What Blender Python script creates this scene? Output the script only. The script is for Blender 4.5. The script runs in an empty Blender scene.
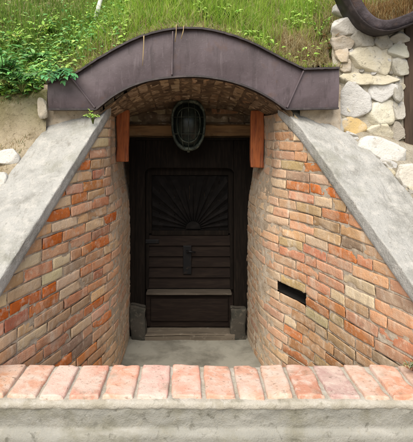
import bpy, bmesh, math, random
from mathutils import Vector, noise
random.seed(11)
R = math.radians
scn = bpy.context.scene
C = scn.collection
E = 1.55                       # eye height above the path
F, CX, CY = 460.0, 188.0, 135.0

def U(px, py, Y):              # a point of the place at distance Y in front of the viewer
    return Vector(((px-CX)/F*Y, Y, E+(CY-py)/F*Y))

def nz(v, sc=1.0, off=0.0):
    return noise.noise(Vector((v[0]*sc+off, v[1]*sc+off*1.7, v[2]*sc-off)))

def lerp(a, b, t): return a+(b-a)*t
def sstep(a, b, x):
    t = max(0, min(1, (x-a)/(b-a))); return t*t*(3-2*t)

# ------------------------------------------------------------------ materials
def nodes(name):
    m = bpy.data.materials.new(name); m.use_nodes = True
    nt = m.node_tree; b = nt.nodes['Principled BSDF']
    return m, nt, b

def N(nt, t, **kw):
    n = nt.nodes.new(t)
    for k, v in kw.items(): setattr(n, k, v)
    return n

def noise_fac(nt, co, scale, detail=6, rough=.6, lo=.35, hi=.65, dist=0.0, vec_scale=None):
    n = N(nt, 'ShaderNodeTexNoise'); n.inputs['Scale'].default_value = scale
    n.inputs['Detail'].default_value = detail; n.inputs['Roughness'].default_value = rough
    n.inputs['Distortion'].default_value = dist
    if vec_scale:
        mp = N(nt, 'ShaderNodeMapping'); mp.inputs['Scale'].default_value = vec_scale
        nt.links.new(co, mp.inputs['Vector']); co = mp.outputs['Vector']
    nt.links.new(co, n.inputs['Vector'])
    r = N(nt, 'ShaderNodeMapRange'); r.inputs['From Min'].default_value = lo; r.inputs['From Max'].default_value = hi
    nt.links.new(n.outputs['Fac'], r.inputs['Value'])
    return r.outputs['Result'], n.outputs['Fac']

def mix(nt, fac, a, b, blend='MIX'):
    m = N(nt, 'ShaderNodeMix', data_type='RGBA', blend_type=blend)
    for sock, v in ((m.inputs[0], fac), (m.inputs[6], a), (m.inputs[7], b)):
        if isinstance(v, (int, float)): sock.default_value = v
        elif isinstance(v, tuple): sock.default_value = (*v, 1) if len(v) == 3 else v
        else: nt.links.new(v, sock)
    return m.outputs[2]

def scale_fac(nt, f, k):
    m = N(nt, 'ShaderNodeMath', operation='MULTIPLY'); m.inputs[1].default_value = k
    nt.links.new(f, m.inputs[0]); return m.outputs[0]

def add_f(nt, a, b):
    m = N(nt, 'ShaderNodeMath', operation='ADD'); nt.links.new(a, m.inputs[0]); nt.links.new(b, m.inputs[1]); return m.outputs[0]

def bump(nt, b, h, strength, dist):
    bp = N(nt, 'ShaderNodeBump'); bp.inputs['Strength'].default_value = strength; bp.inputs['Distance'].default_value = dist
    nt.links.new(h, bp.inputs['Height']); nt.links.new(bp.outputs['Normal'], b.inputs['Normal'])

def mat(name, base, layers=(), rough=.85, bumps=((60, .5),), bstr=.5, bdist=.006, attr=False, spec=.3, metal=0.0, vs=None):
    """base colour (or vertex colour) and a stack of noise layers: (colour, scale, lo, hi, amount, blend)"""
    m, nt, b = nodes(name)
    co = N(nt, 'ShaderNodeTexCoord').outputs['Object']
    if attr:
        a = N(nt, 'ShaderNodeVertexColor'); a.layer_name = 'Col'; col = a.outputs['Color']
    else: col = base
    for L in layers:
        c, sc, lo, hi, amt = L[:5]; bl = L[5] if len(L) > 5 else 'MIX'
        f, _ = noise_fac(nt, co, sc, lo=lo, hi=hi, dist=.3, vec_scale=vs if len(L) < 7 else L[6])
        col = mix(nt, scale_fac(nt, f, amt), col, c, bl)
    if isinstance(col, tuple): b.inputs['Base Color'].default_value = (*col, 1)
    else: nt.links.new(col, b.inputs['Base Color'])
    b.inputs['Roughness'].default_value = rough; b.inputs['Specular IOR Level'].default_value = spec
    b.inputs['Metallic'].default_value = metal
    h = None
    for sc, amt in bumps:
        _, raw = noise_fac(nt, co, sc, detail=8, rough=.65, vec_scale=vs)
        raw = scale_fac(nt, raw, amt)
        h = raw if h is None else add_f(nt, h, raw)
    if h is not None: bump(nt, b, h, bstr, bdist)
    return m

M = {}
M['brick'] = mat('old_brick', None, [((.74, .62, .48), 26, .54, .70, .5), ((.66, .54, .40), 6, .48, .68, .55), ((.10, .07, .05), 18, .62, .77, .5), ((.22, .15, .09), 2.6, .56, .72, .35), ((.16, .12, .08), 9, .58, .74, .5, 'MIX', (1, 1, .25)), ((.78, .70, .58), 11, .57, .70, .45, 'MIX', (1, 1, .35)),
                 ((1.25, 1.2, 1.15), 5, .45, .7, .5, 'MULTIPLY')], rough=.92, bumps=((40, 1), (140, .5)), bstr=.75, bdist=.008, attr=True)
M['mortar'] = mat('lime_mortar', (.55, .46, .35), [((.36, .28, .20), 12, .48, .66, .7), ((.64, .57, .47), 9, .50, .66, .6), ((.08, .055, .035), 34, .60, .74, .6), ((.24, .17, .10), 3, .54, .70, .5)],
                  rough=.95, bumps=((70, 1), (220, .5)), bstr=.9, bdist=.008)
M['mortar_dark'] = mat('dark_mortar', (.20, .14, .09), [((.08, .055, .04), 9, .45, .62, .8), ((.34, .27, .19), 13, .55, .7, .6)], rough=.95, bumps=((70, 1),), bstr=.9, bdist=.01)  # mortar kept dark, shade under the vault put into its colour
M['hole'] = mat('dark_cavity', (.012, .010, .008), [((.03, .025, .02), 30, .5, .7, .6)], rough=1)
M['concrete'] = mat('weathered_concrete', (.44, .435, .405), [((.25, .245, .215), 5, .47, .67, .75), ((.58, .56, .51), 15, .50, .66, .6), ((.16, .145, .11), 75, .58, .70, .5), ((.62, .60, .56), 110, .56, .68, .6), ((.17, .17, .10), 3, .54, .70, .5), ((.20, .185, .15), 12, .58, .70, .5, 'MIX', (1.5, .5, .5))],
                    rough=.95, bumps=((28, 1), (110, 1)), bstr=.9, bdist=.010)
M['plinth'] = mat('damp_concrete', (.29, .285, .25), [((.19, .18, .125), 5, .44, .64, .8), ((.38, .37, .33), 9, .50, .68, .8, 'MIX', (.5, 1, 1.6)), ((.07, .065, .045), 26, .58, .70, .6), ((.30, .28, .22), 60, .52, .7, .4)],
                  rough=.95, bumps=((30, 1), (130, .6)), bstr=.7, bdist=.01)
M['mortar_pale'] = mat('pale_mortar', (.46, .43, .365), [((.34, .31, .24), 9, .46, .66, .8), ((.56, .54, .49), 30, .54, .7, .6), ((.16, .15, .10), 20, .58, .72, .6)], rough=.95, bumps=((60, 1), (160, .6)), bstr=.8, bdist=.008)
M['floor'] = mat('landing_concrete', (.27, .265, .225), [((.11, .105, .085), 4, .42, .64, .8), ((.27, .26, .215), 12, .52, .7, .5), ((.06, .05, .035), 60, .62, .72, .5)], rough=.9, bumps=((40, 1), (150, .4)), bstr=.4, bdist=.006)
M['sheet'] = mat('painted_sheet_metal', (.080, .061, .066), [((.135, .106, .118), 3, .46, .66, .7), ((.045, .034, .036), 9, .54, .70, .7, 'MIX', (2.2, 1, .5)), ((.19, .16, .17), 14, .58, .72, .4, 'MIX', (3, 1, .35)), ((.20, .17, .185), 80, .60, .72, .35), ((.115, .065, .042), 6, .58, .72, .6)],
                 rough=.55, bumps=((6, 1), (90, .12)), bstr=.35, bdist=.012, spec=.35)
M['sheet_old'] = mat('rusty_sheet_metal', (.050, .040, .044), [((.12, .10, .11), 7, .48, .68, .7), ((.020, .015, .014), 16, .52, .68, .7), ((.09, .05, .03), 11, .56, .72, .6)], rough=.75, bumps=((14, 1), (60, .5)), bstr=.7, bdist=.012)
M['sheet_edge'] = mat('dark_sheet_edge', (.030, .024, .024), [((.08, .062, .06), 14, .5, .68, .7)], rough=.6, bumps=((40, 1),), bstr=.4)
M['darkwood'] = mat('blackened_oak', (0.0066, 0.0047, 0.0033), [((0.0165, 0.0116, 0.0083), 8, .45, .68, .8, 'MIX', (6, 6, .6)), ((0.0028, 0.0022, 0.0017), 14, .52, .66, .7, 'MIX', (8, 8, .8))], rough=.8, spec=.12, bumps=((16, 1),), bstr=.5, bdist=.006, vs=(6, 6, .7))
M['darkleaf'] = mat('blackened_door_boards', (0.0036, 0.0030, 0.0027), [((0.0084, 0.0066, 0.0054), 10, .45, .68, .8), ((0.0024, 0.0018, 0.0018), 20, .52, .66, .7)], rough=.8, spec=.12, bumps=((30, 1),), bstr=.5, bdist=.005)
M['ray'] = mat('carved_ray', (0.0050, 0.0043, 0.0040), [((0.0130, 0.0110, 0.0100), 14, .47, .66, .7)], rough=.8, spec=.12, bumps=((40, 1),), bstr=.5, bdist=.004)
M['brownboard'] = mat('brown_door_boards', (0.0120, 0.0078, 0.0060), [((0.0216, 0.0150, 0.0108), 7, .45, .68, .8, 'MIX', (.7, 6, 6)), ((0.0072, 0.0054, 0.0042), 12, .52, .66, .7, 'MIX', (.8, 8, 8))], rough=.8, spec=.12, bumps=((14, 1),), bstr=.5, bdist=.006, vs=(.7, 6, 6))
M['weathered'] = mat('weathered_threshold', (.12, .10, .075), [((.07, .058, .044), 6, .45, .66, .8, 'MIX', (.6, 5, 5)), ((.19, .165, .13), 20, .55, .7, .6)], rough=.9, bumps=((20, 1),), bstr=.5, bdist=.006)
M['ledge'] = mat('worn_ledge', (.075, .062, .048), [((.035, .028, .02), 6, .45, .66, .8, 'MIX', (.6, 5, 5)), ((.12, .105, .085), 20, .55, .7, .6)], rough=.9, bumps=((20, 1),), bstr=.5, bdist=.006)
M['tan'] = mat('tan_timber', (.27, .155, .070), [((.13, .07, .035), 5, .46, .66, .8, 'MIX', (.6, 5, 5)), ((.36, .24, .13), 9, .54, .7, .6)], rough=.9, bumps=((16, 1),), bstr=.6, bdist=.008)
M['orange'] = mat('orange_batten', (.42, .13, .045), [((.22, .055, .025), 7, .46, .66, .8, 'MIX', (6, 6, .6)), ((.50, .19, .09), 10, .55, .7, .6), ((.09, .045, .03), 16, .58, .72, .7), ((.05, .035, .025), 9, .56, .70, .6, 'MIX', (7, 7, .5))], rough=.85, bumps=((14, 1), (60, .4)), bstr=.7, bdist=.006, vs=(5, 5, .7))
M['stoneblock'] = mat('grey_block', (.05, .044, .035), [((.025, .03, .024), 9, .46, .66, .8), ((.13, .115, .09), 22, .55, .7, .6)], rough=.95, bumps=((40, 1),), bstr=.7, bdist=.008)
M['iron'] = mat('black_iron', (.008, .008, .009), [((.03, .02, .014), 30, .55, .7, .6)], rough=.5, bumps=((60, 1),), bstr=.3, bdist=.003, metal=.4)
M['verdigris'] = mat('greened_metal', (.040, .050, .040), [((.17, .20, .155), 16, .48, .66, .8), ((.010, .012, .010), 30, .5, .68, .7)], rough=.6, bumps=((40, 1),), bstr=.4, bdist=.004, metal=.3)
M['stone'] = mat('limestone', None, [((.62, .61, .58), 8, .48, .68, .5), ((.30, .27, .21), 12, .54, .70, .6), ((.10, .09, .07), 30, .60, .72, .6)], rough=.93, bumps=((18, 1), (90, .4)), bstr=.8, bdist=.015, attr=True)
M['rubble_mortar'] = mat('rubble_mortar', (.52, .48, .39), [((.28, .24, .17), 9, .45, .65, .8), ((.38, .35, .28), 18, .54, .7, .6), ((.07, .08, .03), 5, .56, .7, .5)], rough=.97, bumps=((40, 1), (120, .5)), bstr=1, bdist=.015)
M['stake'] = mat('bleached_wood', (.66, .66, .60), [((.42, .40, .34), 8, .5, .68, .7, 'MIX', (6, 6, .7))], rough=.85, bumps=((30, 1),), bstr=.4)
M['stem'] = mat('green_stem', (.10, .13, .03), [((.16, .12, .05), 9, .5, .7, .6)], rough=.8, bumps=())
M['drystem'] = mat('straw', (.42, .32, .17), [((.24, .16, .08), 9, .5, .7, .6)], rough=.85, bumps=())
M['browndoor'] = mat('brown_planks', (.05, .033, .022), [((.09, .06, .04), 6, .45, .66, .8, 'MIX', (5, 5, .6)), ((.03, .02, .014), 12, .54, .68, .7, 'MIX', (6, 6, .6))], rough=.8, bumps=((18, 1),), bstr=.5, bdist=.006, vs=(6, 6, .7))

def leaf_mat(name, transl=.35):
    m, nt, b = nodes(name)
    a = N(nt, 'ShaderNodeVertexColor'); a.layer_name = 'Col'
    co = N(nt, 'ShaderNodeTexCoord').outputs['Object']
    f, _ = noise_fac(nt, co, 5, lo=.38, hi=.62)
    col = mix(nt, scale_fac(nt, f, .5), a.outputs['Color'], (.55, .6, .45), 'MULTIPLY')
    nt.links.new(col, b.inputs['Base Color']); b.inputs['Roughness'].default_value = .6; b.inputs['Specular IOR Level'].default_value = .25
    t = N(nt, 'ShaderNodeBsdfTranslucent'); nt.links.new(col, t.inputs['Color'])
    ms = N(nt, 'ShaderNodeMixShader'); ms.inputs[0].default_value = transl
    nt.links.new(b.outputs[0], ms.inputs[1]); nt.links.new(t.outputs[0], ms.inputs[2])
    nt.links.new(ms.outputs[0], nt.nodes['Material Output'].inputs['Surface'])
    return m
M['grass'] = leaf_mat('grass_blades', .55)
M['leaf'] = leaf_mat('leaf_green', .3)

# ground: grassy soil on the bank, bare earth and stone dust at the sides
def ground_mat():
    m, nt, b = nodes('bank_earth')
    co = N(nt, 'ShaderNodeTexCoord').outputs['Object']
    a = N(nt, 'ShaderNodeVertexColor'); a.layer_name = 'Col'
    f1, _ = noise_fac(nt, co, 5, lo=.42, hi=.6); f2, _ = noise_fac(nt, co, 22, lo=.5, hi=.68); f3, _ = noise_fac(nt, co, 60, lo=.56, hi=.7)
    col = mix(nt, scale_fac(nt, f1, .6), a.outputs['Color'], (.45, .42, .35), 'MULTIPLY')
    col = mix(nt, scale_fac(nt, f2, .45), col, (.40, .34, .24)); col = mix(nt, scale_fac(nt, f3, .5), col, (.05, .04, .025))
    nt.links.new(col, b.inputs['Base Color']); b.inputs['Roughness'].default_value = .97; b.inputs['Specular IOR Level'].default_value = .15
    _, r1 = noise_fac(nt, co, 25, detail=9); bump(nt, b, r1, .9, .03)
    return m
M['ground'] = ground_mat()

# ------------------------------------------------------------------ object helpers
def tag(o, label=None, cat=None, group=None, kind=None):
    for k, v in (('label', label), ('category', cat), ('group', group), ('kind', kind)):
        if v: o[k] = v
    return o

def thing(name, label, cat, loc, group=None):
    o = bpy.data.objects.new(name, None); C.objects.link(o); o.location = loc; o.empty_display_size = .1
    return tag(o, label, cat, group)

def wloc(o):
    v = Vector((0, 0, 0))
    while o: v = v+o.location; o = o.parent
    return v

def obj(name, bm, m, parent=None, smooth=True, loc=None):
    """links a bmesh written in world coordinates as one object"""
    base = wloc(parent) if parent else Vector((0, 0, 0))
    own = Vector(loc) if loc is not None else base
    for v in bm.verts: v.co -= own
    bm.normal_update()
    me = bpy.data.meshes.new(name); bm.to_mesh(me); bm.free()
    for p in me.polygons: p.use_smooth = smooth
    me.materials.append(m)
    o = bpy.data.objects.new(name, me); C.objects.link(o)
    if parent: o.parent = parent
    o.location = own-base
    return o

def newbm(col=False):
    bm = bmesh.new()
    if col: bm.verts.layers.float_color.new('Col')
    return bm

def setc(bm, verts, c):
    L = bm.verts.layers.float_color['Col']
    for v in verts: v[L] = (c[0], c[1], c[2], 1)

def box(bm, lo, hi, bev=.006, wob=0.0, sub=0):
    b2 = bmesh.new()
    bmesh.ops.create_cube(b2, size=1)
    for v in b2.verts:
        v.co = Vector([lerp(lo[i], hi[i], v.co[i]+.5) for i in range(3)])
    if sub: bmesh.ops.subdivide_edges(b2, edges=b2.edges[:], cuts=sub, use_grid_fill=True)
    if bev:
        sharp = [e for e in b2.edges if len(e.link_faces) == 2 and e.calc_face_angle(0) > .5]
        bmesh.ops.bevel(b2, geom=sharp, offset=bev, segments=2, affect='EDGES', profile=.6)
    if wob:
        for v in b2.verts:
            p = v.co; v.co = p+Vector((nz(p, 7, 3), nz(p, 7, 9), nz(p, 7, 17)))*wob
    merge(bm, b2)

def merge(bm, b2, colour=None):
    vm = {}
    for v in b2.verts: vm[v] = bm.verts.new(v.co)
    for f in b2.faces:
        try: bm.faces.new([vm[v] for v in f.verts])
        except ValueError: pass
    if colour: setc(bm, vm.values(), colour)
    b2.free()

def tube(bm, pts, radii, n=8, colour=None):
    rings = []
    for i, p in enumerate(pts):
        p = Vector(p); d = (Vector(pts[min(i+1, len(pts)-1)])-Vector(pts[max(i-1, 0)])).normalized()
        a = d.cross(Vector((0, 0, 1)) if abs(d.z) < .9 else Vector((1, 0, 0))).normalized(); b = d.cross(a)
        r = radii[i] if isinstance(radii, (list, tuple)) else radii
        rings.append([bm.verts.new(p+(a*math.cos(2*math.pi*k/n)+b*math.sin(2*math.pi*k/n))*r) for k in range(n)])
    for q in range(len(rings)-1):
        for k in range(n): bm.faces.new([rings[q][k], rings[q][(k+1) % n], rings[q+1][(k+1) % n], rings[q+1][k]])
    bm.faces.new(rings[0][::-1]); bm.faces.new(rings[-1])
    if colour: setc(bm, [v for r in rings for v in r], colour)

def prism(bm, poly, y0, y1, bev=.004):
    """closed polygon (x,z) extruded from y0 to y1"""
    b2 = bmesh.new()
    a = [b2.verts.new((x, y0, z)) for x, z in poly]; b = [b2.verts.new((x, y1, z)) for x, z in poly]
    n = len(poly); b2.faces.new(a); b2.faces.new(b[::-1])
    for i in range(n): b2.faces.new([a[i], b[i], b[(i+1) % n], a[(i+1) % n]])
    bmesh.ops.recalc_face_normals(b2, faces=b2.faces[:])
    if bev:
        sharp = [e for e in b2.edges if len(e.link_faces) == 2 and e.calc_face_angle(0) > .6]
        bmesh.ops.bevel(b2, geom=sharp, offset=bev, segments=2, affect='EDGES', profile=.6)
    merge(bm, b2)

def grid(bm, P, closed=False):
    """P[i][j] points -> quads"""
    V = [[bm.verts.new(p) for p in row] for row in P]
    for i in range(len(V)-1):
        for j in range(len(V[0])-1):
            bm.faces.new([V[i][j], V[i+1][j], V[i+1][j+1], V[i][j+1]])
    return V

def catmull(pts, n):
    pts = [Vector(p) for p in pts]; out = []
    for i in range(len(pts)-1):
        p0 = pts[max(i-1, 0)]; p1 = pts[i]; p2 = pts[i+1]; p3 = pts[min(i+2, len(pts)-1)]
        for k in range(n):
            t = k/n
            out.append(.5*((2*p1)+(p2-p0)*t+(2*p0-5*p1+4*p2-p3)*t*t+(3*p1-p0-3*p2+p3)*t*t*t))
    out.append(pts[-1]); return out

# ------------------------------------------------------------------ brickwork
PAL = [((.62, .42, .26), 6), ((.62, .38, .26), 6), ((.60, .33, .22), 5), ((.58, .28, .17), 4), ((.58, .235, .10), 3), ((.48, .22, .15), 2), ((.50, .36, .22), 4), ((.72, .57, .40), 6), ((.34, .25, .19), 2)]
def pick(pal=PAL):
    t = random.uniform(0, sum(w for _, w in pal))
    for c, w in pal:
        t -= w
        if t <= 0: break
    k = random.uniform(.85, 1.15)
    return tuple(min(.75, x*k*random.uniform(.94, 1.06)) for x in c)

def one_brick(bm, fn, s0, s1, t0, t1, colour, depth=.05, rough=1.0, proud=0.0, rad=.005):
    rel = [0, .010, .03] if (s1-s0) > .1 else [0, .02, .06]
    k_ = max(3, int((s1-s0)/.030)); us = rel+[lerp(.06, .94, i/k_) for i in range(k_+1)]+[1-r for r in rel[::-1]]
    vs = [0, .045, .13, .32, .5, .68, .87, .955, 1]
    nx, ny = len(us)-1, len(vs)-1
    tilt = random.uniform(-.006, .006); off = random.uniform(0, 50); pr = proud+random.uniform(-.003, .003)
    slant = random.uniform(-.003, .003)
    cx, cy = (s0+s1)/2, (t0+t1)/2; hs, ht = (s1-s0)/2, (t1-t0)/2
    P = []
    for i in range(nx+1):
        row = []
        for j in range(ny+1):
            u = -1+2*us[i]; v = -1+2*vs[j]
            eu = (1-abs(u))*hs; ev = (1-abs(v))*ht
            s = cx+u*hs*(1-.012*abs(v)**4); t = cy+v*ht*(1-.04*abs(u)**8)+slant*u
            w = Vector((s*14+off, t*14, off))
            s += .003*rough*noise.noise(w); t += .0035*rough*noise.noise(w+Vector((7, 3, 1)))+.002*rough*noise.noise(w*2.6)
            de = min(eu, ev)
            d = -rad*(max(0, 1-de/rad))**2 + .003*rough*noise.noise(Vector((s*18+off, t*18, off)))+tilt*v*.5+pr
            c = noise.noise(Vector((s*8+off, t*12, off+4)))
            if c > .30: d -= min(.008, (c-.30)*.06)*rough*(1.4 if de < .012 else .6)
            row.append(fn(s, t, d))
        P.append(row)
    V = grid(bm, P)
    edge = [V[i][0] for i in range(nx+1)]+[V[nx][j] for j in range(1, ny+1)]+[V[i][ny] for i in range(nx-1, -1, -1)]+[V[0][j] for j in range(ny-1, 0, -1)]
    par = [(i, 0) for i in range(nx+1)]+[(nx, j) for j in range(1, ny+1)]+[(i, ny) for i in range(nx-1, -1, -1)]+[(0, j) for j in range(ny-1, 0, -1)]
    back = [bm.verts.new(fn(cx+(-1+2*us[i])*hs*.99, cy+(-1+2*vs[j])*ht*.98, -depth)) for i, j in par]
    n = len(edge)
    for k in range(n): bm.faces.new([edge[k], edge[(k+1) % n], back[(k+1) % n], back[k]])
    setc(bm, [v for r in V for v in r]+back, colour)

def courses(bm, fn, smin, smax, t0, t1, ch, lens, colourf, gap=.013, top=None, hole=None, rough=1.0, proudf=None, jit=.004):
    k = 0; t = t0
    while t < t1:
        h = ch*random.uniform(.95, 1.05)
        if hole: h = ch
        segs = [(smin, smax(t+h*.5) if callable(smax) else smax)]
        if hole and t <= hole[2] < t+h:
            segs = [(smin, hole[0]), (hole[1], segs[0][1])]
        for (a, b) in segs:
            s = a-(random.uniform(0, .12) if a == smin else 0); first = True
            while s < b-.03:
                l = random.choice(lens)*random.uniform(.92, 1.06)
                e = s+l
                if b-e < .06: e = b
                s_, e_ = max(s, a), min(e, b)
                if e_-s_ > .05:
                    g = gap*random.uniform(.7, 1.3); jt = random.uniform(-jit, jit)
                    sm, tm = (s_+e_)/2, t+h/2
                    one_brick(bm, fn, s_+g/2, e_-g/2, t+g/2+jt, t+h-g/2+jt, colourf(sm, tm), rough=rough, proud=proudf(sm, tm) if proudf else 0)
                s = e
        t += h; k += 1

def polyline(pts):
    L = [0]
    for i in range(1, len(pts)): L.append(L[-1]+(pts[i]-pts[i-1]).length)
    def at(s):
        if s <= 0: a, b, t = pts[0], pts[1], s/(L[1]); return a+(b-a)*t, (b-a).normalized()
        for i in range(1, len(pts)):
            if s <= L[i] or i == len(pts)-1:
                a, b = pts[i-1], pts[i]; t = (s-L[i-1])/(L[i]-L[i-1])
                return a+(b-a)*t, (b-a).normalized()
    return at, L

FLOOR = E-1.83
TOPZ, YC = E+.165, 3.3
SL = {1: .815, -1: .855}
def ztop(Y, side): return TOPZ if Y >= YC else TOPZ-SL[side]*(YC-Y)
FY = 3.20                  # face of the arched fascia
RWY = 3.32                 # face of the rubble wall

class Wing:
    def __init__(s, side, pts, b0, b1, b2, end):
        s.side = side
        P = [Vector((x, y, 0)) for x, y in pts]
        for k in range(17):
            t = k/16; P.append(Vector((*((1-t)**2*Vector(b0)+2*t*(1-t)*Vector(b1)+t*t*Vector(b2)), 0)))
        P.append(Vector((*end, 0)))
        # dense resample for smooth tangents
        at, L = polyline(P); n = 120
        Q = [at(L[-1]*i/n)[0] for i in range(n+1)]
        for _ in range(8): Q = [Q[0]]+[(Q[i-1]+Q[i]*2+Q[i+1])/4 for i in range(1, n)]+[Q[-1]]
        s.at, s.L = polyline(Q); s.len = s.L[-1]
    def nrm(s, d): return Vector((d.y, -d.x, 0)) if s.side > 0 else Vector((-d.y, d.x, 0))   # towards the passage
    def fn(s, a, z, d):
        p, t = s.at(a); n = s.nrm(t)
        # the upper part of the jamb is set back where the battens hang
        bat = .075*sstep(E-.75, E-.12, z)*sstep(3.35, 3.68, p.y)
        lump = .012*noise.noise(Vector((p.x*2.2, p.y*2.2, z*2.2)))
        q = p+n*(d+lump)+Vector((s.side*bat, 0, 0))
        return Vector((q.x, q.y, z))
    def s_of_Y(s, Y):
        lo, hi = 0, s.len
        for _ in range(40):
            m = (lo+hi)/2
            if s.at(m)[0].y > Y: lo = m
            else: hi = m
        return lo
    def zt(s, a): return ztop(s.at(a)[0].y, s.side)

WR = Wing(1, [(.535, 4.3), (.552, 3.95)], (.572, 3.72), (.600, 3.47), (.781, 3.15), (1.158, 2.0))
WL = Wing(-1, [(-.525, 4.3), (-.532, 3.9)], (-.536, 3.7), (-.54, 3.44), (-.645, 3.15), (-1.024, 2.0))

def jamb_col(w):
    def f(s, z):
        p, _ = w.at(s); c = Vector(pick())
        j = sstep(3.2, 3.55, p.y)                        # the jamb is dusty and pale
        c = c.lerp(Vector((.64, .49, .37)), .62*j)
        u = sstep(E-.25, E+.05, z)*(1-j*.5)
        c = c.lerp(Vector((.52, .40, .27)), .6*u)
        if random.random() < .13*(1-j) and z < E-.12: c = Vector((.60, .185, .065))*random.uniform(.85, 1.1)
        if z < E-1.0 and w.side > 0 and p.y < 3.2:            # mossy damp bricks low down on the right
            c = c.lerp(Vector((.33, .27, .16)), .5*sstep(E-.9, E-1.25, z))
        m = noise.noise(Vector((s*1.6, z*2.2, w.side*4)))                # neighbours share their weathering
        c = c.lerp(Vector((.62, .44, .30)), max(0, .10+.6*m)); c *= 1-.25*max(0, -m)
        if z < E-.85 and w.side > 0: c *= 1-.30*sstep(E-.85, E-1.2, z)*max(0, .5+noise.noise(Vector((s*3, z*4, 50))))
        c *= 1-.30*sstep(3.6, 4.1, p.y)  # occlusion shade beside the door painted into the jamb bricks
        g_ = (c.x+c.y+c.z)/3; c = Vector([max(.02, g_+(v-g_)*1.22) for v in c])*.97
        return tuple(c)
    return f

CH = .0695
def build_wing(w, label, hole):
    root = thing('brick_wing_wall', label, 'brick wall', (w.at(w.len*.5)[0].x, w.at(w.len*.5)[0].y, FLOOR))
    bm = newbm(True)
    def smax(z):
        if z < TOPZ-.05-0: 
            Y = YC-(TOPZ-.035-z)/SL[w.side]
            return min(w.len, w.s_of_Y(Y))
        return w.s_of_Y(YC+.02)
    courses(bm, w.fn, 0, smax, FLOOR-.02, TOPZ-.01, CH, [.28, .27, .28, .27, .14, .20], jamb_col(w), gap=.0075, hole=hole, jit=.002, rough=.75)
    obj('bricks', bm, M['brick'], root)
    # mortar bed
    bm = newbm(); ns, nt_ = 170, 130; P = []
    for i in range(ns+1):
        s = w.len*i/ns; zt = w.zt(s)-.02; row = []
        for j in range(nt_+1):
            z = lerp(FLOOR-.03, zt, j/nt_)
            d = -.007+.006*sstep(3.30, 3.6, w.at(s)[0].y)+.005*noise.noise(Vector((s*22, z*22, 5)))+.004*noise.noise(Vector((s*60, z*60, 9)))
            row.append(w.fn(s, z, d))
        P.append(row)
    V = grid(bm, P)
    if hole:
        kill = [v for i in range(ns+1) for j, v in enumerate(V[i]) if hole[0]+.004 < w.len*i/ns < hole[1]-.004 and hole[3]-.006 < lerp(FLOOR-.03, w.zt(w.len*i/ns)-.02, j/nt_) < hole[4]+.006]
        bmesh.ops.delete(bm, geom=kill, context='VERTS')
    if w.side < 0: bmesh.ops.reverse_faces(bm, faces=bm.faces[:])
    obj('mortar', bm, M['mortar'], root)
    return root

# the slot in the right wall: one brick left out
hs0, hs1 = None, None
for i in range(2000):
    a = WR.len*i/2000; p = WR.at(a)[0]; px = CX+F*p.x/p.y
    if hs0 is None and p.y < 3.6 and px > 277: hs0 = a
    if hs1 is None and p.y < 3.6 and px > 305: hs1 = a
random.seed(5)
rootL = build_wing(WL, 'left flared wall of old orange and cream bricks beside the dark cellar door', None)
random.seed(8)
hz = FLOOR-.02+CH*(math.floor((E-1.105-FLOOR+.02)/CH)+.5)
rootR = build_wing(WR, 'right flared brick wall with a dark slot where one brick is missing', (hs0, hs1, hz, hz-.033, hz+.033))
# cavity behind the slot
bm = newbm()
za, zb2, ga, gb = hz-.0335, hz+.0335, hs0+.001, hs1-.001
ring = [(ga, za), (gb, za), (gb, zb2), (ga, zb2), (ga, za)]
grid(bm, [[WR.fn(a_, z_, d_) for d_ in (-.012, -.03, -.06, -.092)] for a_, z_ in ring])
grid(bm, [[WR.fn(a_, z_, -.092) for z_ in (za, zb2)] for a_ in (ga, gb)])
obj('slot_recess', bm, M['hole'], rootR)

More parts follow.
